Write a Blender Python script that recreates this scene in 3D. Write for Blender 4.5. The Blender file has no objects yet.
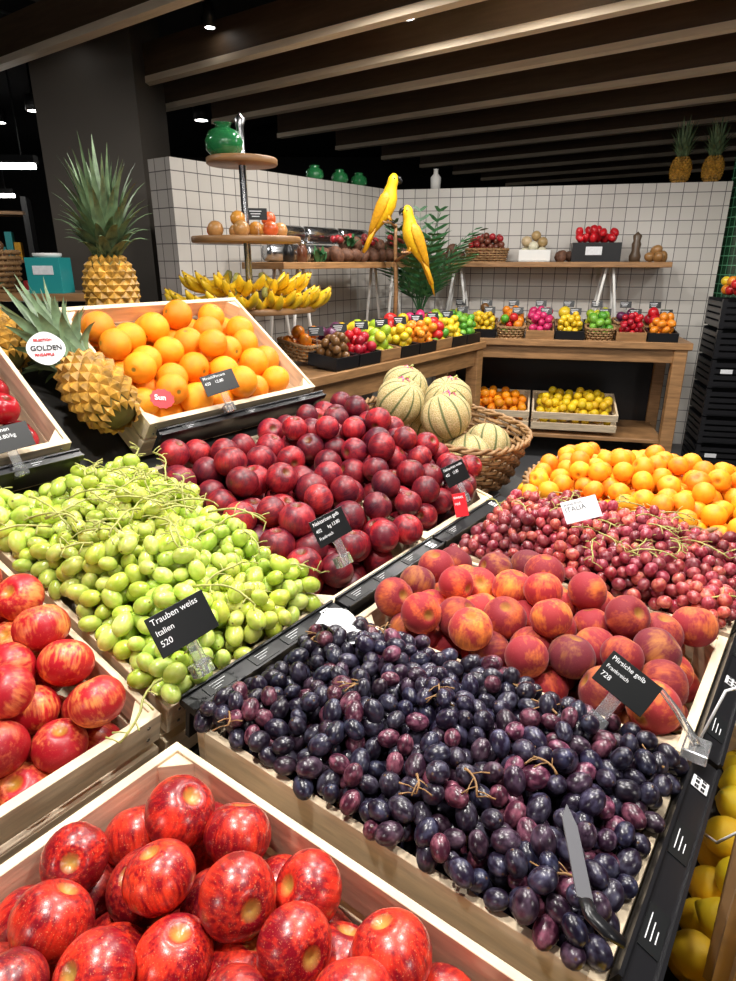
import bpy, math, random
import numpy as np
from mathutils import Matrix, Vector
random.seed(7); rng=np.random.default_rng(7)
R=math.radians
ML=Matrix.Rotation(R(-36.5),4,'Z')
MR=Matrix.Translation((.204,5.91,0))@Matrix.Rotation(R(-13.6),4,'Z')
T=Matrix.Translation
def RY(a): return Matrix.Rotation(R(a),4,'Y')
def RX(a): return Matrix.Rotation(R(a),4,'X')
def RZ(a): return Matrix.Rotation(R(a),4,'Z')
def L(x,y,z,tilt=0): return ML@T((x,y,z))@RY(tilt)
coll=bpy.context.scene.collection

# ---------------------------------------------------------------- materials
def nodes(name):
    m=bpy.data.materials.new(name); m.use_nodes=True
    nt=m.node_tree; b=nt.nodes['Principled BSDF']
    return m,nt,b
def simple(name,col,rough=.5,metal=0,coat=0,noise=0,scale=20,bump=0,trans=0,emit=None,es=0,stretch=None):
    m,nt,b=nodes(name)
    b.inputs['Base Color'].default_value=(*col,1); b.inputs['Roughness'].default_value=rough
    b.inputs['Metallic'].default_value=metal; b.inputs['Coat Weight'].default_value=coat
    b.inputs['Transmission Weight'].default_value=trans
    if emit: b.inputs['Emission Color'].default_value=(*emit,1); b.inputs['Emission Strength'].default_value=es
    if noise or bump:
        tc=nt.nodes.new('ShaderNodeTexCoord'); mp=nt.nodes.new('ShaderNodeMapping')
        nt.links.new(tc.outputs['Object'],mp.inputs[0])
        if stretch: mp.inputs['Scale'].default_value=stretch
        n=nt.nodes.new('ShaderNodeTexNoise'); n.inputs['Scale'].default_value=scale; n.inputs['Detail'].default_value=5
        nt.links.new(mp.outputs[0],n.inputs['Vector'])
        if noise:
            r=nt.nodes.new('ShaderNodeValToRGB')
            r.color_ramp.elements[0].position=.3; r.color_ramp.elements[1].position=.7
            r.color_ramp.elements[0].color=tuple(c*(1-noise) for c in col)+(1,)
            r.color_ramp.elements[1].color=tuple(min(1,c*(1+noise*.6)) for c in col)+(1,)
            nt.links.new(n.outputs['Fac'],r.inputs[0]); nt.links.new(r.outputs[0],b.inputs['Base Color'])
        if bump:
            bp=nt.nodes.new('ShaderNodeBump'); bp.inputs['Strength'].default_value=bump; bp.inputs['Distance'].default_value=.005
            nt.links.new(n.outputs['Fac'],bp.inputs['Height']); nt.links.new(bp.outputs[0],b.inputs['Normal'])
    return m
def fruit_mat(name,c1,c2,lo=.45,hi=.65,nscale=1.5,rough=.4,coat=0,cav=None,bump=0,bscale=30,sss=0,sheen=0,speck=0,speccol=(.9,.6,.3),cavpos=(.95,.997),streak=0,sscale=22):
    m,nt,b=nodes(name); N=nt.nodes.new; K=nt.links.new
    at=N('ShaderNodeAttribute'); at.attribute_name='tint'
    sd=N('ShaderNodeAttribute'); sd.attribute_name='seed'
    lp=N('ShaderNodeAttribute'); lp.attribute_name='lp'
    n=N('ShaderNodeTexNoise'); n.noise_dimensions='4D'; n.inputs['Scale'].default_value=nscale; n.inputs['Detail'].default_value=4
    K(lp.outputs['Vector'],n.inputs['Vector']); K(sd.outputs['Fac'],n.inputs['W'])
    fac=n.outputs['Fac']
    if streak:
        mp=N('ShaderNodeMapping'); mp.inputs['Scale'].default_value=(9,9,1.2); K(lp.outputs['Vector'],mp.inputs[0])
        ns=N('ShaderNodeTexNoise'); ns.noise_dimensions='4D'; ns.inputs['Scale'].default_value=1; ns.inputs['Detail'].default_value=6
        K(mp.outputs[0],ns.inputs['Vector']); K(sd.outputs['Fac'],ns.inputs['W'])
        mm=N('ShaderNodeMath'); mm.operation='SUBTRACT'; mm.inputs[1].default_value=.5; K(ns.outputs['Fac'],mm.inputs[0])
        ma=N('ShaderNodeMath'); ma.operation='MULTIPLY_ADD'; ma.inputs[1].default_value=streak; K(mm.outputs[0],ma.inputs[0]); K(fac,ma.inputs[2]); fac=ma.outputs[0]
    mr=N('ShaderNodeMapRange'); mr.inputs[1].default_value=lo; mr.inputs[2].default_value=hi
    K(fac,mr.inputs[0])
    mx=N('ShaderNodeMixRGB'); mx.inputs[1].default_value=(*c1,1); mx.inputs[2].default_value=(*c2,1); K(mr.outputs[0],mx.inputs[0])
    mu=N('ShaderNodeMixRGB'); mu.blend_type='MULTIPLY'; mu.inputs[0].default_value=1; K(mx.outputs[0],mu.inputs[1]); K(at.outputs['Color'],mu.inputs[2])
    out=mu.outputs[0]
    if speck:
        n2=N('ShaderNodeTexNoise'); n2.noise_dimensions='4D'; n2.inputs['Scale'].default_value=sscale; n2.inputs['Detail'].default_value=2
        K(lp.outputs['Vector'],n2.inputs['Vector']); K(sd.outputs['Fac'],n2.inputs['W'])
        m2=N('ShaderNodeMapRange'); m2.inputs[1].default_value=.6; m2.inputs[2].default_value=.72; m2.inputs[4].default_value=speck; K(n2.outputs['Fac'],m2.inputs[0])
        x2=N('ShaderNodeMixRGB'); x2.inputs[2].default_value=(*speccol,1); K(m2.outputs[0],x2.inputs[0]); K(out,x2.inputs[1]); out=x2.outputs[0]
    if cav:
        sp=N('ShaderNodeSeparateXYZ'); K(lp.outputs['Vector'],sp.inputs[0])
        m3=N('ShaderNodeMapRange'); m3.inputs[1].default_value=cavpos[0]; m3.inputs[2].default_value=cavpos[1]; K(sp.outputs[2],m3.inputs[0])
        x3=N('ShaderNodeMixRGB'); x3.inputs[2].default_value=(*cav,1); K(m3.outputs[0],x3.inputs[0]); K(out,x3.inputs[1]); out=x3.outputs[0]
    K(out,b.inputs['Base Color'])
    b.inputs['Roughness'].default_value=rough; b.inputs['Coat Weight'].default_value=coat; b.inputs['Coat Roughness'].default_value=.18
    if sss:
        b.inputs['Subsurface Weight'].default_value=sss; b.inputs['Subsurface Radius'].default_value=(1,.8,.3); b.inputs['Subsurface Scale'].default_value=.014
    if sheen: b.inputs['Sheen Weight'].default_value=sheen; b.inputs['Sheen Roughness'].default_value=.4
    if bump:
        n4=N('ShaderNodeTexNoise'); n4.inputs['Scale'].default_value=bscale; K(lp.outputs['Vector'],n4.inputs['Vector'])
        bp=N('ShaderNodeBump'); bp.inputs['Strength'].default_value=bump; bp.inputs['Distance'].default_value=.002
        K(n4.outputs['Fac'],bp.inputs['Height']); K(bp.outputs[0],b.inputs['Normal'])
    return m
def tile_mat(name,axis,tile,grout,size=.1,mort=.003,rough=.25):
    m,nt,b=nodes(name); N=nt.nodes.new; K=nt.links.new
    tc=N('ShaderNodeTexCoord'); sp=N('ShaderNodeSeparateXYZ'); cb=N('ShaderNodeCombineXYZ'); K(tc.outputs['Object'],sp.inputs[0])
    if axis=='xy':
        ad=N('ShaderNodeMath'); ad.operation='ADD'; K(sp.outputs[0],ad.inputs[0]); K(sp.outputs[1],ad.inputs[1]); K(ad.outputs[0],cb.inputs[0])
    else: K(sp.outputs['xyz'.index(axis)],cb.inputs[0])
    K(sp.outputs[2],cb.inputs[1])
    br=N('ShaderNodeTexBrick'); br.offset=0; br.squash=1; br.inputs['Scale'].default_value=1
    br.inputs['Brick Width'].default_value=size; br.inputs['Row Height'].default_value=size; br.inputs['Mortar Size'].default_value=mort
    br.inputs['Color1'].default_value=(*tile,1); br.inputs['Color2'].default_value=tuple(c*.9 for c in tile)+(1,); br.inputs['Mortar'].default_value=(*grout,1)
    K(cb.outputs[0],br.inputs['Vector']); K(br.outputs['Color'],b.inputs['Base Color']); b.inputs['Roughness'].default_value=rough
    bp=N('ShaderNodeBump'); bp.invert=True; bp.inputs['Strength'].default_value=.4; bp.inputs['Distance'].default_value=.003
    K(br.outputs['Fac'],bp.inputs['Height']); K(bp.outputs[0],b.inputs['Normal'])
    return m

PINE=simple('pine_wood',(.78,.63,.44),.6,noise=.25,scale=9,bump=.2,stretch=(1,1,9))
PINE2=simple('pine_wood_long',(.78,.63,.44),.6,noise=.25,scale=6,bump=.2,stretch=(1.5,9,12))
OAK=simple('oak_wood',(.36,.19,.08),.45,noise=.35,scale=7,bump=.1,stretch=(1,1,8))
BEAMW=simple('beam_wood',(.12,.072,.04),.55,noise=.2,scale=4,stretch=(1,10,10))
BEAM_LIT=simple('beam_edge_lit_wood',(.95,.78,.58),.5,noise=.12,scale=4,stretch=(1,10,10))  # beam wood with the lit underside put into its colour, paler than the sides
BLACK=simple('black_metal',(.012,.012,.013),.4)
BLACKP=simple('black_plastic',(.010,.010,.012),.3)
CARDM=simple('black_card',(.006,.007,.008),.4)
CEIL=simple('ceiling_black',(.006,.006,.007),.8)
DARK=simple('stand_dark',(.02,.018,.016),.6,noise=.2)
FLOOR=simple('floor_concrete',(.085,.085,.09),.35,noise=.25,scale=3)
COLM=simple('column_taupe',(.105,.09,.075),.6,noise=.08,scale=2)
WHITE=simple('white_paint',(.8,.8,.78),.5)
PAPER=simple('white_paper',(.78,.79,.82),.6,noise=.1,scale=60)
TXT=simple('white_print',(.85,.87,.9),.5)
CLEAR=simple('clear_acrylic',(.95,.97,1),.05,trans=.9)
STEEL=simple('steel',(.55,.56,.58),.25,metal=1)
BLADE=simple('blade_grey',(.13,.13,.145),.5,metal=.3)
GGLASS=simple('green_glass',(.03,.25,.08),.08,coat=.5,trans=.4)
TEAL=simple('teal_plastic',(.02,.30,.31),.4)
WICK=simple('wicker',(.34,.19,.08),.6,noise=.4,scale=60,bump=.2)
RED=simple('red_card',(.6,.01,.02),.4)
PINK=simple('pink_ribbon',(.75,.05,.25),.4)
STEMG=simple('stem_green',(.42,.42,.12),.5,noise=.3,scale=80)
STEMB=simple('stem_brown',(.30,.16,.06),.6,noise=.3,scale=80)
LEAF=simple('pineapple_leaf',(.13,.20,.10),.45,noise=.55,scale=30)
PALM=simple('palm_leaf',(.04,.14,.05),.4,noise=.4,scale=30)
PINEB=simple('pineapple_skin',(.48,.25,.035),.5,noise=.7,scale=38,bump=.5)
PINEC=simple('pineapple_core',(.14,.12,.03),.7)
CONE=simple('pine_cone_scale',(.13,.055,.03),.7,noise=.5,scale=50)
YEL=simple('yellow_feather',(.9,.52,.01),.5,noise=.15,scale=60)
YELD=simple('gold_feather',(.75,.36,.01),.5,noise=.2,scale=60)
BAN=simple('banana_skin',(.85,.55,.02),.4,noise=.25,scale=25)
KRAFT=simple('kraft_paper',(.35,.2,.09),.8,noise=.15,scale=30)
GREENP=simple('green_plastic',(.02,.35,.06),.4)
LAMP=simple('lamp_glow',(1,1,1),.5,emit=(1,.97,.92),es=14)
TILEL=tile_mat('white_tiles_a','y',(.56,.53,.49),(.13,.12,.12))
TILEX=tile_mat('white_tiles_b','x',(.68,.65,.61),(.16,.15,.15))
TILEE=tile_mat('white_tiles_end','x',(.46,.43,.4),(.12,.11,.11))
TILEG=tile_mat('green_tiles','xy',(.01,.06,.025),(.12,.35,.2),mort=.004,size=.07)

# ---------------------------------------------------------------- mesh builder
class MB:
    def __init__(s): s.v=[];s.f=[];s.m=[];s.s=[];s.mats=[]
    def mi(s,mat):
        if mat not in s.mats: s.mats.append(mat)
        return s.mats.index(mat)
    def geo(s,vs,fs,mat,smooth=False,M=None):
        o=len(s.v)
        if M is not None: vs=[tuple(M@Vector(p)) for p in vs]
        s.v+= [tuple(p) for p in vs]; i=s.mi(mat)
        for f in fs: s.f.append(tuple(o+k for k in f)); s.m.append(i); s.s.append(smooth)
        return s
    def box(s,c,d,mat,M=None):
        x,y,z=[k/2 for k in d]
        vs=[(c[0]+a*x,c[1]+b*y,c[2]+e*z) for a in(-1,1) for b in(-1,1) for e in(-1,1)]
        return s.geo(vs,[(0,1,3,2),(4,6,7,5),(0,4,5,1),(2,3,7,6),(0,2,6,4),(1,5,7,3)],mat,False,M)
    def lathe(s,prof,mat,seg=20,M=None,c=(0,0,0),smooth=True):
        vs=[];fs=[]
        for r,z in prof:
            for k in range(seg):
                a=2*math.pi*k/seg; vs.append((c[0]+r*math.cos(a),c[1]+r*math.sin(a),c[2]+z))
        for i in range(len(prof)-1):
            for k in range(seg):
                a=i*seg+k;b=i*seg+(k+1)%seg; fs.append((a,b,b+seg,a+seg))
        if prof[0][0]>1e-4: fs.append(tuple(reversed(range(seg))))
        if prof[-1][0]>1e-4: fs.append(tuple((len(prof)-1)*seg+k for k in range(seg)))
        return s.geo(vs,fs,mat,smooth,M)
    def tube(s,pts,rad,mat,seg=6,M=None,ref=(0,0,1),flat=1,closed=False):
        pts=[Vector(p) for p in pts]; n=len(pts)
        if not hasattr(rad,'__len__'): rad=[rad]*n
        vs=[];fs=[]
        for i,p in enumerate(pts):
            if closed: t=pts[(i+1)%n]-pts[i-1]
            else: t=pts[min(i+1,n-1)]-pts[max(i-1,0)]
            if t.length<1e-9: t=Vector((0,0,1))
            t.normalize(); rf=Vector(ref)
            if abs(t.dot(rf))>.97: rf=Vector((1,0,0)) if abs(t.x)<.9 else Vector((0,1,0))
            sd=t.cross(rf).normalized(); up=sd.cross(t)
            for k in range(seg):
                a=2*math.pi*k/seg; vs.append(p+sd*(rad[i]*math.cos(a))+up*(rad[i]*flat*math.sin(a)))
        m=n if closed else n-1
        for i in range(m):
            for k in range(seg):
                a=i*seg+k;b=i*seg+(k+1)%seg; j=((i+1)%n)*seg
                fs.append((a,b,j+(k+1)%seg,j+k))
        if not closed: fs.append(tuple(reversed(range(seg)))); fs.append(tuple((n-1)*seg+k for k in range(seg)))
        return s.geo(vs,fs,mat,True,M)
    def build(s,name,M=None,parent=None,bevel=0):
        me=bpy.data.meshes.new(name); me.from_pydata(s.v,[],s.f)
        for m in s.mats: me.materials.append(m)
        me.polygons.foreach_set('material_index',s.m); me.polygons.foreach_set('use_smooth',s.s); me.update()
        ob=bpy.data.objects.new(name,me); coll.objects.link(ob)
        if parent: ob.parent=parent
        if M is not None: ob.matrix_basis=M
        if bevel:
            b=ob.modifiers.new('bevel','BEVEL'); b.width=bevel; b.segments=1; b.limit_method='ANGLE'
        return ob

# ---------------------------------------------------------------- fruit shapes
def shape(kind,nu=20,nv=14):
    vs=[];lp=[]
    def f(th,ph):
        x,y,z=math.sin(th)*math.cos(ph),math.sin(th)*math.sin(ph),math.cos(th)
        l=(x,y,z)
        if kind=='peach':
            k=1-.06*math.exp(-(min(ph,2*math.pi-ph)/.2)**2)*math.sin(th)
            z=z*.93-.24*math.exp(-(th/.24)**2); x*=k;y*=k
        elif kind=='nect':
            k=1-.05*math.exp(-(min(ph,2*math.pi-ph)/.2)**2)*math.sin(th)+.02*math.sin(2*ph+1)*math.sin(th)
            z=z*.88-.24*math.exp(-(th/.24)**2); x*=k;y*=k
        elif kind=='orange': z=z*.95-.07*math.exp(-(th/.2)**2)
        elif kind=='lemon':
            z=z*1.15+.22*math.exp(-(th/.3)**2)-.18*math.exp(-((math.pi-th)/.28)**2)
        elif kind=='melon':
            k=1-.04*abs(math.cos(5*ph))**.7*math.sin(th); x*=k;y*=k; z=z*.92-.06*math.exp(-(th/.2)**2)
        elif kind=='pepper':
            k=1-.12*abs(math.cos(2*ph))*math.sin(th); x*=k*.8;y*=k*.8;z=z-.3*math.exp(-(th/.3)**2)
        elif kind=='cone':
            k=1+.16*abs(math.sin(4*ph+(int(th*4)%2)*.8))*(.5+.5*math.cos(th*16)); x*=k*.8;y*=k*.8; z*=1.1
        return (x,y,z),l
    p,l=f(0,0);vs.append(p);lp.append(l)
    for i in range(1,nv):
        for k in range(nu):
            p,l=f(math.pi*i/nv,2*math.pi*k/nu);vs.append(p);lp.append(l)
    p,l=f(math.pi,0);vs.append(p);lp.append(l)
    fs=[]
    for k in range(nu): fs.append((0,1+k,1+(k+1)%nu))
    for i in range(nv-2):
        for k in range(nu):
            a=1+i*nu+k;b=1+i*nu+(k+1)%nu; fs.append((a,a+nu,b+nu,b))
    e=len(vs)-1;o=1+(nv-2)*nu
    for k in range(nu): fs.append((e,o+(k+1)%nu,o+k))
    return np.array(vs),fs,np.array(lp)
SH={k:shape(k,28,24) for k in('peach','nect','orange','lemon','pepper')}
SH['melon']=shape('melon',60,30); SH['grape']=shape('grape',14,10); SH['lowp']=shape('orange',12,8)
SH['peachlo']=shape('peach',18,14); SH['cone']=shape('cone',24,18)
def rotm(up=None):
    if up is None:
        q=rng.normal(size=4); q/=np.linalg.norm(q)
        w,x,y,z=q
        return np.array([[1-2*(y*y+z*z),2*(x*y-z*w),2*(x*z+y*w)],[2*(x*y+z*w),1-2*(x*x+z*z),2*(y*z-x*w)],[2*(x*z-y*w),2*(y*z+x*w),1-2*(x*x+y*y)]])
    a=rng.uniform(0,2*np.pi); t=rng.uniform(0,math.radians(up)); s=rng.uniform(0,2*np.pi)
    m=Matrix.Rotation(a,3,'Z')@Matrix.Rotation(t,3,'X')@Matrix.Rotation(s,3,'Z')
    return np.array(m)
def heap(name,pts,r,sh,mat,tints,M=None,elong=1,up=None,parent=None,rv=.06,cen=None,ctint=.22):
    bv,bf,bl=SH[sh]; n=len(pts); nb=len(bv)
    V=np.empty((n*nb,3));LPs=np.empty((n*nb,3));C=np.ones((n*nb,4));S=np.empty(n*nb)
    F=[]
    tints=np.array(tints)
    if cen is not None: ct=rng.uniform(1-ctint,1+ctint,(len(cen),1))*rng.uniform(.94,1.06,(len(cen),3))
    for i,p in enumerate(pts):
        k=r*(1+rng.uniform(-rv,rv)); sc=np.array([k,k,k*elong])
        V[i*nb:(i+1)*nb]=(bv*sc)@rotm(up).T+np.array(p)
        tt=tints[rng.integers(len(tints))]*rng.uniform(.85,1.12)
        if cen is not None:
            j=int(np.argmin((cen[:,0]-p[0])**2+(cen[:,1]-p[1])**2)); tt=tt*ct[j]
        LPs[i*nb:(i+1)*nb]=bl; C[i*nb:(i+1)*nb,:3]=tt; S[i*nb:(i+1)*nb]=rng.uniform(0,60)
        o=i*nb; F+= [tuple(o+q for q in f) for f in bf]
    me=bpy.data.meshes.new(name); me.from_pydata(V.tolist(),[],F); me.materials.append(mat)
    me.polygons.foreach_set('use_smooth',[True]*len(F))
    a=me.attributes.new('tint','FLOAT_COLOR','POINT'); a.data.foreach_set('color',C.ravel())
    a=me.attributes.new('lp','FLOAT_VECTOR','POINT'); a.data.foreach_set('vector',LPs.ravel())
    a=me.attributes.new('seed','FLOAT','POINT'); a.data.foreach_set('value',S)
    me.update(); ob=bpy.data.objects.new(name,me); coll.objects.link(ob)
    if parent: ob.parent=parent
    if M is not None: ob.matrix_basis=M
    return ob
def centers(w,d,n):
    c=[]
    while len(c)<n:
        p=(rng.uniform(-w/2,w/2),rng.uniform(-d/2,d/2))
        if all((p[0]-q[0])**2+(p[1]-q[1])**2>(.75*math.sqrt(w*d/n))**2 for q in c) or rng.uniform()<.02: c.append(p)
    return np.array(c)
def pack(w,d,r,floor,edge,mid,nmax=2000,K=16,pw=3,ell=False,cen=None,lump=0,ls=.05,inner=None):
    P=np.empty((nmax,3)); n=0; fails=0
    def prof(x,y):
        h=edge+mid*(1-np.abs(2*x/w)**pw)*(1-np.abs(2*y/d)**pw)
        if cen is not None:
            dd=np.sqrt(((x[:,None]-cen[:,0])**2+(y[:,None]-cen[:,1])**2).min(axis=1)); h=h+lump*(np.exp(-(dd/ls)**2)-.6)
        return h
    while n<nmax and fails<60:
        x=rng.uniform(-w/2+r,w/2-r,K); y=rng.uniform(-d/2+r,d/2-r,K)
        if ell:
            ok=(x/(w/2-r))**2+(y/(d/2-r))**2<1
            if not ok.any(): continue
            x=x[ok];y=y[ok]
        z=np.full(len(x),floor+r)
        if inner is not None:
            out=(np.abs(x)>inner[0]/2-r*1.15)|(np.abs(y)>inner[1]/2-r*1.15); z=np.where(out,r*.95,z)
        if n:
            d2=(x[:,None]-P[:n,0])**2+(y[:,None]-P[:n,1])**2
            q=4*r*r-d2
            zz=np.where(q>0,P[:n,2]+np.sqrt(np.maximum(q,0)),-9)
            z=np.maximum(z,zz.max(axis=1))
        sc=z+r-prof(x,y); i=int(np.argmin(sc))
        if sc[i]>0: fails+=1; continue
        P[n]=(x[i],y[i],z[i]); n+=1
    return P[:n].copy()

# ---------------------------------------------------------------- builders
def crate(M,w,d,h=.13,name='wooden_crate',t=.010,liner=None):
    b=MB(); te=.014
    for s in(-1,1):
        b.box((s*(w/2-te/2),0,-.026),(te,d,.052),PINE)
        b.box((s*(w/2-te/2),0,-h+.03),(te,d,.055),PINE)
        b.box((0,s*(d/2-t/2),-.028),(w-2*te,t,.056),PINE2)
        b.box((0,s*(d/2-t/2),-h+.032),(w-2*te,t,.058),PINE2)
        for q in(-1,1):
            b.geo([(s*(w/2-te),q*(d/2-t),-.004),(s*(w/2-te-.032),q*(d/2-t),-.004),(s*(w/2-te),q*(d/2-t-.032),-.004),
                   (s*(w/2-te),q*(d/2-t),-h),(s*(w/2-te-.032),q*(d/2-t),-h),(s*(w/2-te),q*(d/2-t-.032),-h)],
                  [(0,1,2),(3,5,4),(0,3,4,1),(1,4,5,2),(2,5,3,0)],PINE)
            for e in(-1,1):
                b.lathe([(.003,0),(.003,.0012),(0,.0015)],STEEL,8,M=T((s*(w/2),q*(d/2-.02),-.026+e*.012))@RY(90*s))
    for k in range(5):
        b.box((0,-d/2+d*(k+.5)/5,-h+.002),(w-.002,d/5-.012,.006),PINE2)
    return b.build(name,M,bevel=.0015)
def basis(pos,e,n):
    n=Vector(n).normalized(); e=Vector(e); e=(e-n*e.dot(n)).normalized(); f=n.cross(e)
    return ML@Matrix(((e.x,f.x,n.x,pos[0]),(e.y,f.y,n.y,pos[1]),(e.z,f.z,n.z,pos[2]),(0,0,0,1)))
def card(pos,e,n,lines,w=.095,h=.06,name='price_card',mat=CARDM,tmat=TXT,clip=True):
    b=MB(); b.box((0,0,0),(w,h,.0016),mat)
    ob=b.build(name,basis(pos,e,n),bevel=.0006)
    for i,(tx,sz) in enumerate(lines):
        c=bpy.data.curves.new('text','FONT'); c.body=tx; c.size=sz; c.materials.append(tmat); c.fill_mode='FRONT'
        o=bpy.data.objects.new('text_%d'%(i+1),c); coll.objects.link(o); o.parent=ob
        o.location=(-w*.44,h*.28-i*h*.27,.0012)
    if clip:
        k=MB(); k.box((0,-h/2-.012,-.002),(.018,.045,.004),CLEAR); k.box((0,-h/2-.04,-.012),(.026,.02,.024),CLEAR)
        k.tube([(0,-h/2-.03,-.006),(0,-h/2-.05,-.01)],.006,CLEAR,8)
        k.build('clip',parent=ob,bevel=.001)
    return ob
def wicker(M,rx,ry,h,name='wicker_basket',pw=2.6,rings=9,flare=.12):
    b=MB(); n=72
    def pt(a,k,off=0):
        c,s=math.cos(a),math.sin(a); q=(abs(c)**pw+abs(s)**pw)**(-1/pw); f=1-flare*(1-k)
        return ((rx*q*f+off)*c,(ry*q*f+off)*s)
    for i in range(rings):
        k=i/(rings-1); z=-h+h*k
        pts=[]
        for j in range(n):
            a=2*math.pi*j/n; o=.005*(1 if (j//2+i)%2 else -1); x,y=pt(a,k,o); pts.append((x,y,z))
        b.tube(pts,h/rings*.46,WICK,5,closed=True)
    for j in range(36):
        a=2*math.pi*j/36; b.tube([(*pt(a,0),-h),(*pt(a,1),0)],.004,WICK,5)
    for ph in(0,math.pi):
        pts=[]
        for j in range(180):
            a=2*math.pi*j/180; u=a*22+ph; x,y=pt(a,1,.006*math.cos(u)); pts.append((x,y,.005+.006*math.sin(u)))
        b.tube(pts,.0055,WICK,6,closed=True)
    vs=[(*pt(2*math.pi*j/36,0),-h) for j in range(36)]; b.geo(vs,[tuple(range(36))],WICK)
    return b.build(name,M)
def pineapple(M,r=.068,hh=.095,name='pineapple',leafL=.24,nl=60,seed=1,spread=1.35):
    rd=random.Random(seed); b=MB()
    prof=[(r*.93*math.sin(math.pi*k/12)**.6 if 0<k<12 else .0,-hh*math.cos(math.pi*k/12)) for k in range(13)]
    b.lathe(prof,PINEC,18)
    rows=11
    for i in range(rows):
        z=-hh*.9+1.8*hh*i/(rows-1); rr=r*(max(0.02,1-(z/hh)**2))**.3
        m=13
        for k in range(m):
            a=2*math.pi*(k+.5*(i%2))/m
            nrm=Vector((math.cos(a),math.sin(a),.5*z/hh*1.2)).normalized()
            c=Vector((rr*.94*math.cos(a),rr*.94*math.sin(a),z))
            sx=rr*math.pi/m*1.06; sz=hh*1.8/(rows-1)*.98
            e=Vector((-math.sin(a),math.cos(a),0)); f=nrm.cross(e)
            if f.z<0:f=-f
            vs=[c+e*sx,c+f*sz,c-e*sx,c-f*sz,c+e*sx*.5+nrm*.007,c+f*sz*.5+nrm*.007,c-e*sx*.5+nrm*.007,c-f*sz*.5+nrm*.007,c+nrm*.012-f*.001]
            b.geo(vs,[(0,1,5,4),(1,2,6,5),(2,3,7,6),(3,0,4,7),(4,5,8),(5,6,8),(6,7,8),(7,4,8)],PINEB,False)
    for i in range(nl):
        u=i/nl; a=i*2.39996; ln=leafL*(.42+.6*u)*rd.uniform(.85,1.12); tilt=(1-u)*spread+.12; w=.019*(1.15-.4*u)*rd.uniform(.85,1.15)
        vs=[];fs=[];p=Vector((.018*math.cos(a),.018*math.sin(a),hh*.93+.035*u)); seg=7; a+=rd.uniform(-.2,.2)
        for s in range(seg+1):
            q=s/seg; th=tilt*(.4+.85*q*q+.1*q); d=Vector((math.cos(a)*math.sin(th),math.sin(a)*math.sin(th),math.cos(th)))
            ww=w*(1-q**1.6)+.0004; e=Vector((-math.sin(a),math.cos(a),0)); nn=d.cross(e)
            vs+=[p+e*ww-nn*ww*.35,p,p-e*ww-nn*ww*.35]; p=p+d*(ln/seg)
            if s<seg:
                o=s*3; fs+=[(o,o+1,o+4,o+3),(o+1,o+2,o+5,o+4)]
        b.geo(vs,fs,LEAF,True)
    return b.build(name,M)

# ---------------------------------------------------------------- room shell
MB().box((0,6,-.05),(22,24,.1),FLOOR).build('floor')
MB().box((0,6,3.35),(22,24,.1),CEIL).build('ceiling')
WD=simple('wall_dark',(.018,.017,.017),.8)
MB().box((0,13.05,1.65),(22,.1,3.3),WD).build('wall_back')
MB().box((-9.05,6,1.65),(.1,14,3.3),WD).build('wall_left')
MB().box((8.05,6,1.65),(.1,14,3.3),WD).build('wall_right')
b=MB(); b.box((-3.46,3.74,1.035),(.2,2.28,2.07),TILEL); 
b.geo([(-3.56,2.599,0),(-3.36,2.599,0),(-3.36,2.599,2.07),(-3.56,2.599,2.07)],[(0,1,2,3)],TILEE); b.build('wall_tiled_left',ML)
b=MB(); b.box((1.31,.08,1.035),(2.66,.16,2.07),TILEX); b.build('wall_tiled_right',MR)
MB().box((-1.93,5.3,1.65),(.7,.7,3.3),COLM).build('column')
b=MB(); b.box((0,0,1.65),(.5,.4,3.3),TILEG); b.build('column_green_tiled',T((3.06,5.2,0)))
for y in (2.45,3.27,3.87,4.5,5.36,6.3,7.2,8.1,9.0,9.9,10.8):
    b=MB(); x0,x1=-5.1,5.2
    b.box(((x0+x1)/2,y,2.83),(x1-x0,.05,.2),BEAMW); b.box(((x0+x1)/2,y,2.71),(x1-x0,.075,.04),BEAM_LIT)
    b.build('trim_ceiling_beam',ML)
b=MB()
for x in(-4.6,-2.6,-.6,1.4,3.4): b.box((x,5.5,3.0),(.06,10.5,.1),BLACK)
for y in(3.0,6.9): b.tube([(-7,y,3.12),(5,y,3.12)],.1,BLACK,12)
b.build('ceiling_duct_frame',ML)

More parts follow.
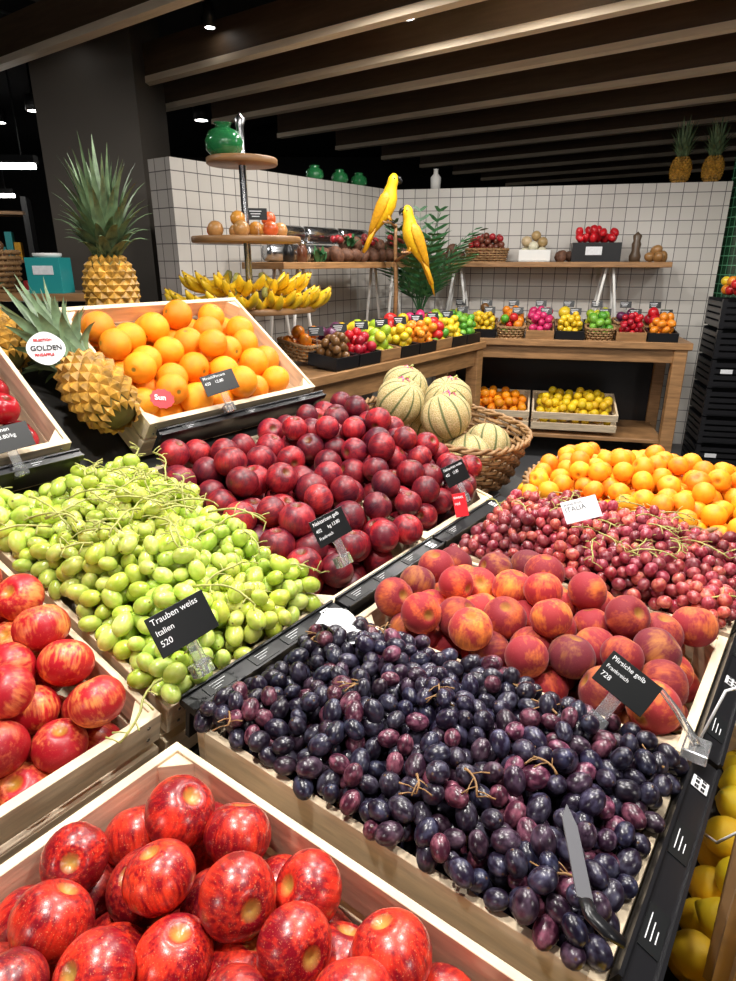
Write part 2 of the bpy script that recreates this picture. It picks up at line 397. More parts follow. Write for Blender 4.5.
# ---------------------------------------------------------------- display stand
def prism(b,prof,y0,y1,mat):
    n=len(prof); vs=[(x,y0,z) for x,z in prof]+[(x,y1,z) for x,z in prof]
    fs=[tuple(reversed(range(n))),tuple(range(n,2*n))]+[(i,(i+1)%n,n+(i+1)%n,n+i) for i in range(n)]
    b.geo(vs,fs,mat)
b=MB()
prism(b,[(-.06,0),(-.06,.762),(-.66,.762),(-.69,.758),(-1.275,.905),(-1.275,0)],-.05,1.99,DARK)
prism(b,[(-1.275,0),(-1.275,.905),(-1.30,1.02),(-1.66,1.28),(-1.67,1.32),(-2.02,1.32),(-2.02,0)],-.05,1.44,DARK)
b.box((-.36,1.995,.4),(.6,.012,.7),OAK)
b.build('display_stand',ML)
def rail(x,yc,ln,z,tilt,tags,name='price_rail',w=.036):
    b=MB(); b.box((0,0,0),(w,ln,.012),BLACKP); b.box((w/2-.002,0,.004),(.004,ln,.012),BLACKP); b.box((-w/2+.002,0,.004),(.004,ln,.012),BLACKP)
    b.box((0,0,-.03),(.008,ln,.05),BLACKP)
    for ty,tl,qr in tags:
        b.box((0,ty,.0068),(w*.6,tl,.001),CARDM)
        if qr:
            b.box((0,ty,.0078),(.02,.02,.001),PAPER)
            for i in range(7):
                for j in range(7):
                    if (i*7+j*3+i*j)%3!=0: b.box((-.0078+.0026*i,ty-.0078+.0026*j,.0085),(.0023,.0023,.0006),BLACKP)
        else:
            for i in range(3): b.box((-.006+.005*i,ty-.003*i,.0078),(.0008,tl*.6-.008*i,.0006),PAPER)
    return b.build(name,L(x,yc,z,tilt))
rail(-.634,.60,.335,.912,10,[(-.11,.05,0),(-.02,.05,0),(.05,.05,0),(.135,.02,1)])
rail(-.634,.945,.335,.912,10,[(-.12,.05,0),(-.04,.04,0),(.06,.05,0),(.14,.02,1)])
rail(-.634,1.29,.335,.912,10,[(-.1,.05,0),(.1,.02,1)])
rail(-.034,.60,.335,.895,25,[(-.1,.05,0),(.02,.05,0),(.12,.02,1)])
rail(-.034,.945,.335,.895,25,[(-.1,.05,0),(.02,.02,1),(.12,.05,0)])
rail(-.034,1.29,.335,.895,25,[(-.1,.05,0),(.1,.02,1)])
rail(-.034,.22,.35,.895,25,[(-.1,.05,0)])
rail(-1.218,1.13,.58,1.125,35,[(-.2,.05,0),(0,.05,0),(.2,.05,0)],w=.02)
rail(-1.218,.36,.58,1.125,35,[(-.2,.05,0),(0,.05,0),(.2,.05,0)],w=.02)

# ---------------------------------------------------------------- fruit materials
M_NECT=fruit_mat('nectarine_skin',(.24,.003,.012),(.82,.045,.018),.40,.66,1.1,rough=.3,coat=.25,cav=(.5,.28,.06),speck=.5,speccol=(.90,.42,.18),bump=.08,streak=.8,cavpos=(.955,.998),sscale=26)
M_NECT2=fruit_mat('nectarine_dark_skin',(.11,.004,.020),(.48,.022,.03),.38,.72,1.1,rough=.44,coat=.05,cav=(.15,.05,.01),speck=.3,speccol=(.6,.16,.08),bump=.08,streak=.6)
M_PEACH=fruit_mat('peach_skin',(.33,.016,.028),(.90,.23,.04),.48,.74,1.0,rough=.75,sheen=.12,cav=(.35,.15,.02),bump=.1,bscale=60,streak=.35,speck=.2,speccol=(.70,.20,.09))
M_PEACH2=fruit_mat('peach_light_skin',(.46,.008,.018),(.90,.28,.08),.47,.70,1.1,rough=.40,coat=.1,cav=(.5,.24,.03),bump=.1,bscale=60,streak=.6,speck=.25,speccol=(.85,.3,.12))
M_ORNG=fruit_mat('orange_skin',(.95,.28,.005),(1,.39,.01),.3,.7,1.5,rough=.4,cav=(.25,.16,.02),bump=.6,bscale=45,cavpos=(.985,.995))
M_APRI=fruit_mat('apricot_skin',(.97,.38,.012),(.94,.18,.015),.48,.72,1.2,rough=.5,cav=(.4,.15,.01),bump=.1)
M_GG=fruit_mat('green_grape_skin',(.42,.56,.07),(.68,.74,.20),.35,.7,1.2,rough=.25,sss=.5,coat=.12,cav=(.14,.12,.02),cavpos=(.97,.99))
M_DG=fruit_mat('dark_grape_skin',(.011,.006,.015),(.075,.07,.105),.44,.72,1.5,rough=.3,coat=.1,cav=(.1,.05,.02),cavpos=(.975,.99))
M_RG=fruit_mat('red_grape_skin',(.26,.018,.032),(.50,.14,.13),.4,.7,1.5,rough=.28,coat=.1,sss=.18,cav=(.2,.12,.03),cavpos=(.975,.99))
M_LEM=fruit_mat('lemon_skin',(.9,.58,.01),(.9,.66,.03),.3,.7,1.5,rough=.4,bump=.5,bscale=35,cav=(.4,.35,.04),cavpos=(.99,.999))
M_PLUM=fruit_mat('plum_skin',(.28,.004,.012),(.4,.01,.02),.3,.7,1.5,rough=.25,coat=.3,cav=(.1,.03,.01))
M_GEN=fruit_mat('produce_skin',(1,1,1),(.75,.8,.7),.4,.7,1.5,rough=.35,coat=.1)
m,nt,bs=nodes('melon_skin'); N=nt.nodes.new;K=nt.links.new
lp=N('ShaderNodeAttribute'); lp.attribute_name='lp'; sp=N('ShaderNodeSeparateXYZ'); K(lp.outputs['Vector'],sp.inputs[0])
at=N('ShaderNodeMath'); at.operation='ARCTAN2'; K(sp.outputs[1],at.inputs[0]); K(sp.outputs[0],at.inputs[1])
m5=N('ShaderNodeMath'); m5.operation='MULTIPLY'; m5.inputs[1].default_value=10; K(at.outputs[0],m5.inputs[0])
cs=N('ShaderNodeMath'); cs.operation='COSINE'; K(m5.outputs[0],cs.inputs[0])
mr=N('ShaderNodeMapRange'); mr.inputs[1].default_value=.76; mr.inputs[2].default_value=1.; K(cs.outputs[0],mr.inputs[0])
vo=N('ShaderNodeTexVoronoi'); vo.feature='DISTANCE_TO_EDGE'; vo.inputs['Scale'].default_value=11; K(lp.outputs['Vector'],vo.inputs['Vector'])
m6=N('ShaderNodeMapRange'); m6.inputs[1].default_value=.02; m6.inputs[2].default_value=.10; K(vo.outputs['Distance'],m6.inputs[0])
x1=N('ShaderNodeMixRGB'); x1.inputs[1].default_value=(.72,.58,.34,1); x1.inputs[2].default_value=(.48,.38,.15,1); K(m6.outputs[0],x1.inputs[0])
x2=N('ShaderNodeMixRGB'); x2.inputs[2].default_value=(.10,.13,.04,1); K(mr.outputs[0],x2.inputs[0]); K(x1.outputs[0],x2.inputs[1])
K(x2.outputs[0],bs.inputs['Base Color']); bs.inputs['Roughness'].default_value=.7
bp=N('ShaderNodeBump'); bp.invert=True; bp.inputs['Strength'].default_value=.5; bp.inputs['Distance'].default_value=.003; K(m6.outputs[0],bp.inputs['Height']); K(bp.outputs[0],bs.inputs['Normal'])
M_MEL=m
W1=[(1,1,1),(.9,.8,.8),(1.05,1.1,1)]
MOT=[(1,1,1),(.6,.6,.75),(1.25,1.5,1),(.75,.6,.7),(.5,.7,.85),(1.1,.8,.8)]
# ---------------------------------------------------------------- right column (flat)
XC=-.33; WC=.55
Mx=L(XC,.21,.90); crate(Mx,WC,.36)
heap('nectarine_pile',pack(.54,.355,.034,-.115,.045,.03,K=500,inner=(.52,.338)),.0378,'nect',M_NECT,[(1,1,1),(.6,.7,1),(1.12,1.3,1),(.85,.7,.8)],Mx,up=75,rv=.09)
Mx=L(XC,.585,.90); crate(Mx,WC,.325)
cn=centers(.5,.28,11)
pts=pack(.565,.345,.0112,-.045,.042,.036,nmax=3200,K=18,cen=cn,lump=.025,ls=.055,inner=(.52,.303))
heap('dark_grape_pile',pts,.0118,'grape',M_DG,[(1,1,1),(1,1,1),(1,1,1.1),(1.5,1,1),(.7,.8,1),(4.2,1.5,1.5),(1.2,1.3,1.4)],Mx,elong=1.32,rv=.14,cen=cn)
def stems(name,Mx,w,d,z0,hm,n,mat,r=.0016,ln=.07,seed=3,cen=None):
    rd=random.Random(seed); b=MB()
    for i in range(n):
        if cen is not None and i<len(cen): x=cen[i][0]+rd.uniform(-.02,.02);y=cen[i][1]+rd.uniform(-.02,.02)
        else: x=rd.uniform(-w*.42,w*.42);y=rd.uniform(-d*.42,d*.42)
        z=z0+hm*(1-min(1,abs(2*x/w))**3)*(1-min(1,abs(2*y/d))**3)
        a=rd.uniform(0,6.28); pts=[]; k=8; L_=ln*rd.uniform(.5,1.2); p=Vector((x,y,z-.004)); el=rd.uniform(.2,.7)
        for s in range(k):
            pts.append(p.copy()); a+=rd.uniform(-.35,.35); el-=.13
            p=p+Vector((math.cos(a)*math.cos(el),math.sin(a)*math.cos(el),math.sin(el)))*(L_/k)
            if s in(1,2,4,5,6):
                a2=a+rd.choice((-1,1))*rd.uniform(.7,1.3); q=p+Vector((math.cos(a2),math.sin(a2),rd.uniform(-.4,.5)))*.02
                b.tube([p,(p+q)/2+Vector((0,0,.002)),q],[r*.6,r*.5,r*.8],mat,5)
        b.tube(pts,[r*1.5]+[r]*(k-2)+[r*.8],mat,6)
    return b.build(name,Mx)
stems('grape_stalks',Mx,.5,.29,.038,.040,13,STEMB,.0014,.05,4,cn)
b=MB(); vs=[];fs=[]
for i in range(9):
    for j in range(9): vs.append((-.045+.09*i/8,-.035+.07*j/8,.008*math.sin(i*1.0+j*.7)+.005*math.cos(j*1.9)))
for i in range(8):
    for j in range(8): a=i*9+j; fs.append((a,a+9,a+10,a+1))
b.geo(vs,fs,PAPER,True); b.build('paper_sheet',L(-.553,.690,.943)@RZ(20)@RY(20))
Mx=L(XC,.935,.90); crate(Mx,WC,.335)
heap('peach_pile',pack(.545,.33,.0315,-.115,.055,.045,K=500,inner=(.52,.313)),.0348,'peach',M_PEACH,MOT,Mx,up=110,rv=.09)
Mx=L(XC,1.285,.90); crate(Mx,WC,.335)
cn=centers(.5,.30,12)
heap('red_grape_pile',pack(.56,.365,.0108,-.03,.045,.065,nmax=2600,K=18,cen=cn,lump=.035,ls=.055,inner=(.52,.313)),.0115,'grape',M_RG,[(1,1,1),(.7,.8,.9),(1.4,1.8,1.3),(1,.9,1.2)],Mx,elong=1.15,rv=.14,cen=cn)
stems('grape_stalks',Mx,.5,.33,.048,.07,32,STEMG,.0014,.09,8,cn)
Mx=L(-.35,1.735,.92); wicker(Mx,.31,.255,.13)
heap('apricot_pile',pack(.6,.49,.0255,-.08,.035,.07,K=120,nmax=700),.0275,'peachlo',M_APRI,[(1,1,1),(.9,.8,.9),(1,1.15,1.1)],Mx)
# ---------------------------------------------------------------- left column (sloped)
XL,ZL=-.945,.977
Mx=L(XL,.235,ZL,15); crate(Mx,.58,.35)
heap('peach_pile',pack(.57,.345,.0335,-.115,.05,.03,K=500,inner=(.55,.328)),.0368,'nect',M_PEACH2,[(1,1,1),(.85,.8,.9),(1.1,1.3,1.2),(.7,.5,.7)],Mx,up=100,rv=.09)
Mx=L(XL,.592,ZL,15); crate(Mx,.58,.34)
cn=centers(.54,.32,12)
heap('green_grape_pile',pack(.605,.37,.0128,-.03,.045,.07,nmax=2000,K=18,cen=cn,lump=.045,ls=.06,inner=(.55,.318)),.0136,'grape',M_GG,[(1,1,1),(.85,.92,.8),(1.12,1.08,1.3),(.98,1,.7)],Mx,elong=1.36,rv=.15,cen=cn,ctint=.12)
stems('grape_stalks',Mx,.54,.34,.05,.078,46,STEMG,.0018,.11,12,cn)
Mx=L(XL,.945,ZL,15); crate(Mx,.58,.345)
heap('dark_nectarine_pile',pack(.58,.37,.0325,-.115,.07,.04,K=500,inner=(.55,.323)),.0358,'peach',M_NECT2,MOT,Mx,up=120,rv=.08)
Mx=L(XL-.01,1.305,ZL+.003,15); crate(Mx,.58,.345)
heap('dark_nectarine_pile',pack(.58,.365,.0315,-.115,.085,.055,K=500,inner=(.55,.323)),.0348,'peach',M_NECT2,MOT,Mx,up=120,rv=.08)
# melons
Mx=L(-.985,1.735,1.015,8); wicker(Mx,.27,.225,.14)
mel=[(.06,-.10,.055),(-.10,-.11,.06),(-.185,.045,.055),(-.025,.06,.055),(.13,.08,-.06),(-.1,.12,-.07),(.14,-.08,-.06)]
ob=heap('galia_melon_pile',mel,.078,'melon',M_MEL,[(1,1,1)],Mx,up=35,rv=.04)
b=MB()
for p in mel[:4]:
    z=p[2]+.066
    b.tube([(p[0],p[1],z-.01),(p[0]+.006,p[1],z+.01),(p[0]+.016,p[1]+.004,z+.018)],[.004,.003,.005],STEMG,6)
    for q in range(5):
        a=q*1.3; b.tube([(p[0],p[1],z+.003),(p[0]+.012*math.cos(a),p[1]+.012*math.sin(a),z+.011),(p[0]+.024*math.cos(a),p[1]+.024*math.sin(a),z+.002)],[.002,.003,.001],PINK,5,flat=.3)
b.build('ribbons',parent=ob)
# ---------------------------------------------------------------- tier 2
Mx=L(-1.41,1.13,1.27,37); crate(Mx,.41,.58,.12)
heap('orange_pile',pack(.38,.545,.0385,-.11,.045,.03,K=400),.0412,'orange',M_ORNG,W1,Mx)
Mx=L(-1.41,.36,1.27,37); crate(Mx,.41,.58,.12)
heap('plum_pile',pack(.38,.55,.033,-.10,.035,.02,K=400),.035,'peachlo',M_PLUM,W1,Mx,up=120)
pineapple(L(-1.350,.785,1.22,0)@RY(-58),.070,.10,seed=2,leafL=.25)
pineapple(L(-1.78,1.125,1.418),.074,.096,seed=5,leafL=.27,nl=80,spread=1.6)
pineapple(L(-1.60,.69,1.33,0)@RY(-50),.062,.085,seed=9,leafL=.22)
b=MB()
pts=[(.034*math.cos(a)*(1+.12*math.cos(2*a)),.036*math.sin(a)) for a in [2*math.pi*k/28 for k in range(28)]]
vs=[(x,y,-.0008) for x,y in pts]+[(x,y,.0008) for x,y in pts]
b.geo(vs,[tuple(reversed(range(28))),tuple(range(28,56))]+[(i,(i+1)%28,28+(i+1)%28,28+i) for i in range(28)],PAPER)
def textchild(ob,tx,sz,x,y,mat,z=.002):
    c=bpy.data.curves.new('text','FONT'); c.body=tx; c.size=sz; c.materials.append(mat); c.extrude=.0005; c.offset=.0003
    o=bpy.data.objects.new('text',c); coll.objects.link(o); o.parent=ob; o.location=(x,y,z)
tg=b.build('pineapple_tag',basis((-1.365,.69,1.325),(-.15,1,-.22),(.8,-.35,.35)))
textchild(tg,'GOLDEN',.015,-.03,-.004,BLACKP); textchild(tg,'PINEAPPLE',.008,-.024,-.016,RED); textchild(tg,'SELECTION',.007,-.022,.016,RED)
b=MB(); pr=[]
for k in range(24):
    a=2*math.pi*k/24; q=.026*(1+.12*(k%2)); pr.append((q*math.cos(a),q*math.sin(a)*.85))
vs=[(x,y,-.0006) for x,y in pr]+[(x,y,.0006) for x,y in pr]
b.geo(vs,[tuple(reversed(range(24))),tuple(range(24,48))]+[(i,(i+1)%24,24+(i+1)%24,24+i) for i in range(24)],RED)
tg=b.build('red_tag',basis((-1.225,.865,1.205),(.1,1,-.3),(.9,-.2,.5))); textchild(tg,'Sun',.018,-.018,-.004,TXT)
# ---------------------------------------------------------------- price cards
card((-.655,.455,1.03),(0,1,.05),(.85,-.12,.5),[('Trauben weiss',.0125),('Italien',.0115),('520',.012)],w=.092,h=.058)
card((-.675,.80,1.05),(0,1,.05),(.85,-.12,.5),[('Nektarinen gelb',.010),('402      kg 13.80',.009),('Frankreich',.008)],w=.082,h=.05)
card((-.68,1.27,1.025),(.15,1,.1),(.85,-.2,.5),[('Nektarinen weiss',.0095),('402    13.80',.0095)],w=.08,h=.05)
card((-.135,.742,.99),(.75,.15,-.52),(.25,-.75,.65),[('Pfirsiche gelb',.009),('Frankreich',.0075),('728',.0095)],w=.072,h=.047)
card((-1.235,1.045,1.215),(0,1,.03),(.85,-.3,.45),[('Pfirsich/Percoca',.0095),('420    12.80',.0105)],w=.09,h=.052)
card((-1.235,.52,1.185),(0,1,.03),(.85,-.1,.45),[('Nektarinen',.011),('216  13.80/kg',.0105)],w=.09,h=.05)
card((-.345,1.165,1.045),(.8,.45,.35),(.35,-.7,.6),[('www.fruit',.009),('ITALIA',.014)],w=.07,h=.045,mat=PAPER,tmat=BLACKP,clip=False,name='grape_tag')
card((-.60,1.15,1.0),(.5,.8,.0),(.75,-.5,.5),[('sweet',.010),('red',.010)],w=.032,h=.052,mat=RED,tmat=TXT,clip=False,name='red_tag')
# knife in dark grapes
b=MB()
b.geo([(-.008,0,0),(.007,0,0),(.007,.075,0),(.0,.098,0),(-.008,.08,0),(-.008,0,.0015),(.007,0,.0015),(.007,.075,.0015),(.0,.098,.0015),(-.008,.08,.0015)],
      [(4,3,2,1,0),(5,6,7,8,9),(0,1,6,5),(1,2,7,6),(2,3,8,7),(3,4,9,8),(4,0,5,9)],BLADE)
b.tube([(0,0,0),(.003,-.012,0),(.014,-.02,0),(.03,-.024,-.002)],[.007,.007,.007,.005],BLACKP,10,flat=.6)
b.build('grape_knife',L(-.08,.418,.99)@RZ(30)@RY(20)@RX(2))
b=MB(); b.tube([(0,0,-.1),(0,0,.2)],.006,BLACK,8); b.box((0,0,.2),(.012,.05,.02),BLACK); b.box((0,0,.12),(.012,.03,.012),BLACK); b.build('label_pole',L(-.03,1.34,.98))
b=MB(); b.tube([(-.045,.78,.92),(-.03,.80,.99),(.0,.83,1.0),(.03,.86,.97),(.04,.80,.9),(.03,.74,.86),(.0,.73,.82),(-.02,.78,.78)],.0018,PAPER,8)
b.build('scanner_cable',ML)
b=MB(); b.box((0,0,.012),(.03,.035,.016),CLEAR); b.tube([(0,0,.02),(-.03,.01,.05),(-.055,.01,.075)],[.006,.005,.004],CLEAR,8); b.build('acrylic_clip',L(-.045,.755,.91),bevel=.002)
# lemon shelf (lower right)
b=MB(); b.box((.2,.62,.27),(.5,1.3,.54),DARK)
b.box((-.04,.62,.58),(.012,1.3,.1),PINE2); b.box((.44,.62,.58),(.012,1.3,.1),PINE2); b.box((.2,1.26,.58),(.48,.012,.1),PINE2); b.box((.2,-.02,.58),(.48,.012,.1),PINE2)
b.build('lemon_shelf',ML)
heap('lemon_pile',pack(.46,1.25,.030,0,.12,.04,K=60,nmax=420),.0305,'lemon',M_LEM,W1,L(.2,.62,.545))
b=MB(); k=14; vs=[];fs=[]
for i,(z,s) in enumerate([(0,1),(.1,1.02),(.22,1.0),(.225,.98)]):
    for j in range(k*4):
        u=j/(k*4)*4; e=int(u); f=u-e; zz=.004*(1 if j%2 else -1)
        cx=[(-1+2*f,-1),(1,-1+2*f),(1-2*f,1),(-1,1-2*f)][e]
        vs.append((cx[0]*(.06*s+zz),cx[1]*(.08*s+zz),z))
nn=k*4
for i in range(3):
    for j in range(nn): fs.append((i*nn+j,i*nn+(j+1)%nn,(i+1)*nn+(j+1)%nn,(i+1)*nn+j))
fs.append(tuple(reversed(range(nn))))
b.geo(vs,fs,KRAFT); b.build('paper_bag',L(.082,.70,.72))

# ---------------------------------------------------------------- back counters
def legs(b,pts,h,mat=OAK,s=.09):
    for x,y in pts: b.box((x,y,h/2),(s,s,h),mat)
b=MB(); b.box((-2.52,3.25,.925),(.84,2.1,.05),OAK); b.box((-2.52,3.25,.84),(.76,2.02,.12),OAK)
legs(b,[(-2.16,2.28),(-2.16,4.24),(-2.88,2.28),(-2.88,4.24)],.9); b.box((-2.52,3.25,.3),(.74,1.95,.03),OAK)
b.build('wooden_counter',ML,bevel=.004)
b=MB(); b.box((1.44,-.42,.925),(1.86,.78,.05),OAK); b.box((1.44,-.42,.85),(1.76,.7,.1),OAK)
legs(b,[(.58,-.75),(2.30,-.75),(.58,-.1),(2.30,-.1)],.9); b.box((1.44,-.42,.2),(1.7,.66,.03),OAK); b.box((1.44,-.1,.5),(1.7,.02,.6),BLACKP)
b.build('wooden_counter',MR,bevel=.004)
for x,mt,shp,r in((.96,M_ORNG,'lowp',.036),(1.62,M_LEM,'lowp',.034)):
    Mx=MR@T((x,-.58,.44))@RX(14); crate(Mx,.64,.40,.15)
    heap('orange_pile' if x<1 else 'lemon_pile',pack(.60,.37,r,-.12,.05,.04,K=60),r*1.02,shp,mt,W1,Mx)
def trestle(b,x,y,z0,z1,ax):
    for s in(-1,1):
        for q in(-1,1):
            if ax=='x': b.tube([(x+q*.1,y+s*.1,z0),(x+q*.025,y+s*.1,z1)],.012,WHITE,6)
            else: b.tube([(x+s*.1,y+q*.1,z0),(x+s*.1,y+q*.025,z1)],.012,WHITE,6)
b=MB(); b.box((1.33,-.2,1.475),(1.8,.36,.04),OAK); trestle(b,.62,-.2,.95,1.455,'x'); trestle(b,1.80,-.2,.95,1.455,'x'); b.build('trestle_shelf',MR,bevel=.003)
b=MB(); b.box((-2.92,3.62,1.475),(.36,1.5,.04),OAK); trestle(b,-2.92,3.1,.95,1.455,'y'); trestle(b,-2.92,4.15,.95,1.455,'y'); b.build('trestle_shelf',ML,bevel=.003)
COLS={'green':[(.1,.35,.03),(.2,.45,.05)],'yellow':[(.85,.6,.03),(.8,.5,.02)],'orange':[(.9,.28,.02)],'red':[(.6,.01,.02),(.45,.01,.03)],'pink':[(.65,.03,.15)],
 'purple':[(.12,.02,.08)],'mix':[(.85,.6,.03),(.1,.35,.03),(.9,.28,.02),(.6,.02,.02)],'brown':[(.2,.09,.03)],'lime':[(.35,.5,.03),(.7,.65,.05)]}
NM={'green':'lime_pile','yellow':'lemon_pile','orange':'mandarin_pile','red':'tomato_pile','pink':'dragonfruit_pile','purple':'passionfruit_pile','mix':'mixed_fruit_pile','brown':'kiwi_pile','lime':'pear_pile'}
def tray(M,w,d,c,kind='wood',r=.03):
    h=.07
    if kind=='wicker': wicker(M@T((0,0,.08)),w*.49,d*.49,.075,'wicker_basket',rings=5,pw=4)
    else:
        mt={'wood':OAK,'black':BLACKP,'pine':PINE2}[kind]; b=MB()
        b.box((0,0,.005),(w,d,.01),mt)
        for s in(-1,1): b.box((s*(w/2-.005),0,h/2),(.01,d,h),mt); b.box((0,s*(d/2-.005),h/2),(w-.02,.01,h),mt)
        b.build('produce_tray',M,bevel=.001)
    heap(NM[c],pack(w-.02,d-.02,r,.01,.12,.08,K=60,nmax=160),r*1.07,'lowp',M_GEN,COLS[c],M,elong=random.choice((1,1.25)))
rowA=['green','yellow','mix','pink','yellow','green','red','orange']
rowB=['lime','brown','orange','pink','mix','lime','purple','red']
for i in range(8):
    x=.66+i*.215
    tray(MR@T((x,-.69,.955))@RX(6),.205,.2,rowA[i],['wood','black','wicker'][i%3],random.uniform(.022,.032))
    tray(MR@T((x,-.45,.985))@RX(6),.205,.22,rowB[i],['wicker','wood','black'][i%3],random.uniform(.03,.045))
rowC=['brown','red','lime','yellow','orange','mix','yellow','green']
rowD=['orange','purple','yellow','lime','mix','yellow','pink','lime']
for i in range(8):
    y=2.68+i*.207
    tray(ML@T((-2.22,y,.96))@RY(6),.2,.195,rowC[i],['black','black','wood'][i%3],random.uniform(.022,.032))
    tray(ML@T((-2.46,y,.99))@RY(8),.24,.195,rowD[i],['wicker','wood','black'][i%3],random.uniform(.03,.045))
def smallcard(M):
    b=MB(); b.box((0,0,.03),(.085,.003,.05),CARDM); b.box((0,0,-.03),(.006,.003,.07),CLEAR)
    for i in range(3): b.box((-.01,-.002,.042-.011*i),(.055-.01*i,.001,.004),PAPER)
    b.build('price_card',M)
for i in range(8):
    smallcard(MR@T((.70+i*.215,-.575,1.11))@RX(-15)); smallcard(MR@T((.66+i*.215,-.315,1.15))@RX(-15))
    smallcard(ML@T((-2.335,2.68+i*.207,1.11))@RZ(55)@RX(-15))
Z=1.495
def bowl(M,w,d,mat,name): 
    b=MB(); h=.09
    b.box((0,0,.005),(w,d,.01),mat)
    for s in(-1,1): b.box((s*(w/2-.004),0,h/2),(.008,d,h),mat); b.box((0,s*(d/2-.004),h/2),(w-.016,.008,h),mat)
    return b.build(name,M)
YS=-.22
Mx=MR@T((.84,YS,Z)); wicker(Mx@T((0,0,.09)),.17,.11,.09,'bread_basket',rings=6)
heap('chestnut_pile',pack(.3,.19,.024,.02,.17,.06,K=60),.026,'lowp',M_GEN,[(.3,.03,.03),(.18,.05,.03),(.45,.02,.03)],Mx)
Mx=MR@T((1.22,YS,Z)); bowl(Mx,.24,.2,WHITE,'white_tray'); heap('bread_roll_pile',pack(.22,.18,.04,.01,.20,.05,K=60),.042,'lowp',M_GEN,[(.6,.45,.28),(.7,.65,.5),(.5,.33,.15)],Mx)
Mx=MR@T((1.68,YS,Z)); b=MB(); b.box((0,0,.07),(.36,.24,.14),BLACKP); b.box((-.02,-.122,.08),(.12,.003,.06),PAPER); b.build('black_display_box',Mx)
heap('red_pepper_pile',pack(.34,.22,.035,.14,.24,.03,K=60),.038,'pepper',M_GEN,[(.65,.01,.02)],Mx,up=60)
b=MB(); b.lathe([(.04,0),(.045,.04),(.03,.08),(.036,.13),(.026,.15),(.034,.19),(.0,.22)],simple('pepper_mill_wood',(.10,.065,.04),.3),16); b.build('pepper_mill',MR@T((1.98,YS,Z)))
heap('potato_pile',[(0,0,.035),(.09,.01,.035),(.05,-.06,.033),(.04,0,.085)],.038,'lowp',M_GEN,[(.4,.2,.07)],MR@T((2.09,YS,Z)),elong=1.3)
heap('pine_cone_pile',[(.0,0,.04),(.09,.02,.04),(-.06,-.06,.04),(.04,-.07,.04),(.03,-.02,.1)],.048,'cone',CONE,[(1,1,1)],MR@T((.53,YS,Z)))
heap('pine_cone_pile',[(.0,0,.04),(.08,.03,.04),(.01,-.08,.04)],.048,'cone',CONE,[(1,1,1)],MR@T((1.42,YS,Z)))
# goods on left trestle shelf
b=MB()
JB=simple('jar_brown',(.12,.04,.02),.2,coat=.4)
for i in range(2):
    y=-.62+.12*i; mt=[BLACKP,JB][i%2]
    b.lathe([(.035,0),(.037,.07),(.026,.09),(.026,.1)],mt,14,c=(.1,y,0)); b.lathe([(.028,.1),(.028,.115),(0,.116)],STEEL if i%2 else BLACKP,14,c=(.1,y,0))
b.build('preserve_jars',ML@T((-2.92,3.62,Z)))
heap('pine_cone_pile',[(x,y,.045) for x in(-.02,.09) for y in np.arange(-.55,.3,.1)]+[(.04,y,.11) for y in(-.4,-.28,-.1,.0,.15)],.052,'cone',CONE,[(1,1,1)],ML@T((-2.9,4.0,Z)))
heap('chestnut_pile',[(rng.uniform(-.05,.1),rng.uniform(-.5,.3),.13+rng.uniform(0,.04)) for k in range(22)],.026,'lowp',M_GEN,[(.25,.03,.03),(.4,.02,.03)],ML@T((-2.9,4.0,Z)))
b=MB()
for k in range(3):
    b.lathe([(.05,-.16),(.055,-.15),(.055,.15),(.05,.16)],STEEL,16,M=T((-.06,-.35+.36*k,.055))@RX(90))
    b.lathe([(.05,-.16),(.055,-.15),(.055,.15),(.05,.16)],STEEL,16,M=T((-.06,-.35+.36*k,.17))@RX(90))
b.build('steel_canisters',ML@T((-2.99,3.55,Z)))
def leafclump(name,M,n,ln,mat,seed,w=.02):
    rd=random.Random(seed); b=MB()
    for i in range(n):
        a=rd.uniform(0,6.28); tl=rd.uniform(.1,1.3); p=Vector((rd.uniform(-.03,.03),rd.uniform(-.03,.03),0)); vs=[];fs=[]
        l=ln*rd.uniform(.6,1.1)
        for s in range(6):
            q=s/5; th=tl*(.5+.8*q); d=Vector((math.cos(a)*math.sin(th),math.sin(a)*math.sin(th),math.cos(th))); e=Vector((-math.sin(a),math.cos(a),0))
            ww=w*math.sin(math.pi*(.12+.88*q))+.001; vs+=[p-e*ww,p+e*ww]; p=p+d*l/5
            if s<5: fs.append((2*s,2*s+1,2*s+3,2*s+2))
        b.geo(vs,fs,mat,True)
    return b.build(name,M)
leafclump('herb_bunch',ML@T((-2.84,3.3,Z)),30,.10,PALM,1,.016); leafclump('herb_bunch',ML@T((-2.82,3.6,Z+.1)),24,.09,PALM,2,.014)
b=MB(); b.lathe([(.09,0),(.12,.16),(.125,.17),(.11,.17),(.10,.12),(0,.12)],BLACK,24)
rd=random.Random(5)
for i in range(22):
    a=i*2.4; tl=.2+1.0*((i*7)%22)/22; p=Vector((0,0,.14)); pts=[]; n=12; ln=.80*rd.uniform(.8,1.1)
    for s in range(n):
        pts.append(p.copy()); th=tl*(.35+1.1*s/n); p=p+Vector((math.cos(a)*math.sin(th),math.sin(a)*math.sin(th),math.cos(th)))*ln/n
    b.tube(pts,[.004*(1-.7*s/n) for s in range(n)],PALM,5)
    for s in range(3,n):
        t=(pts[s]-pts[s-1]).normalized(); e=Vector((-math.sin(a),math.cos(a),0))
        for sg in(-1,1):
            l=.19*math.sin(math.pi*(.15+.8*s/n)); d=(t*.7+e*sg*.8+Vector((0,0,-.25))).normalized(); w=t*.011
            q=pts[s]; b.geo([q-w,q+w,q+d*l*.5+w*1.3,q+d*l,q+d*l*.5-w*1.3],[(0,1,2,3,4)],PALM)
b.build('potted_palm',T((.40,5.02,.95)))
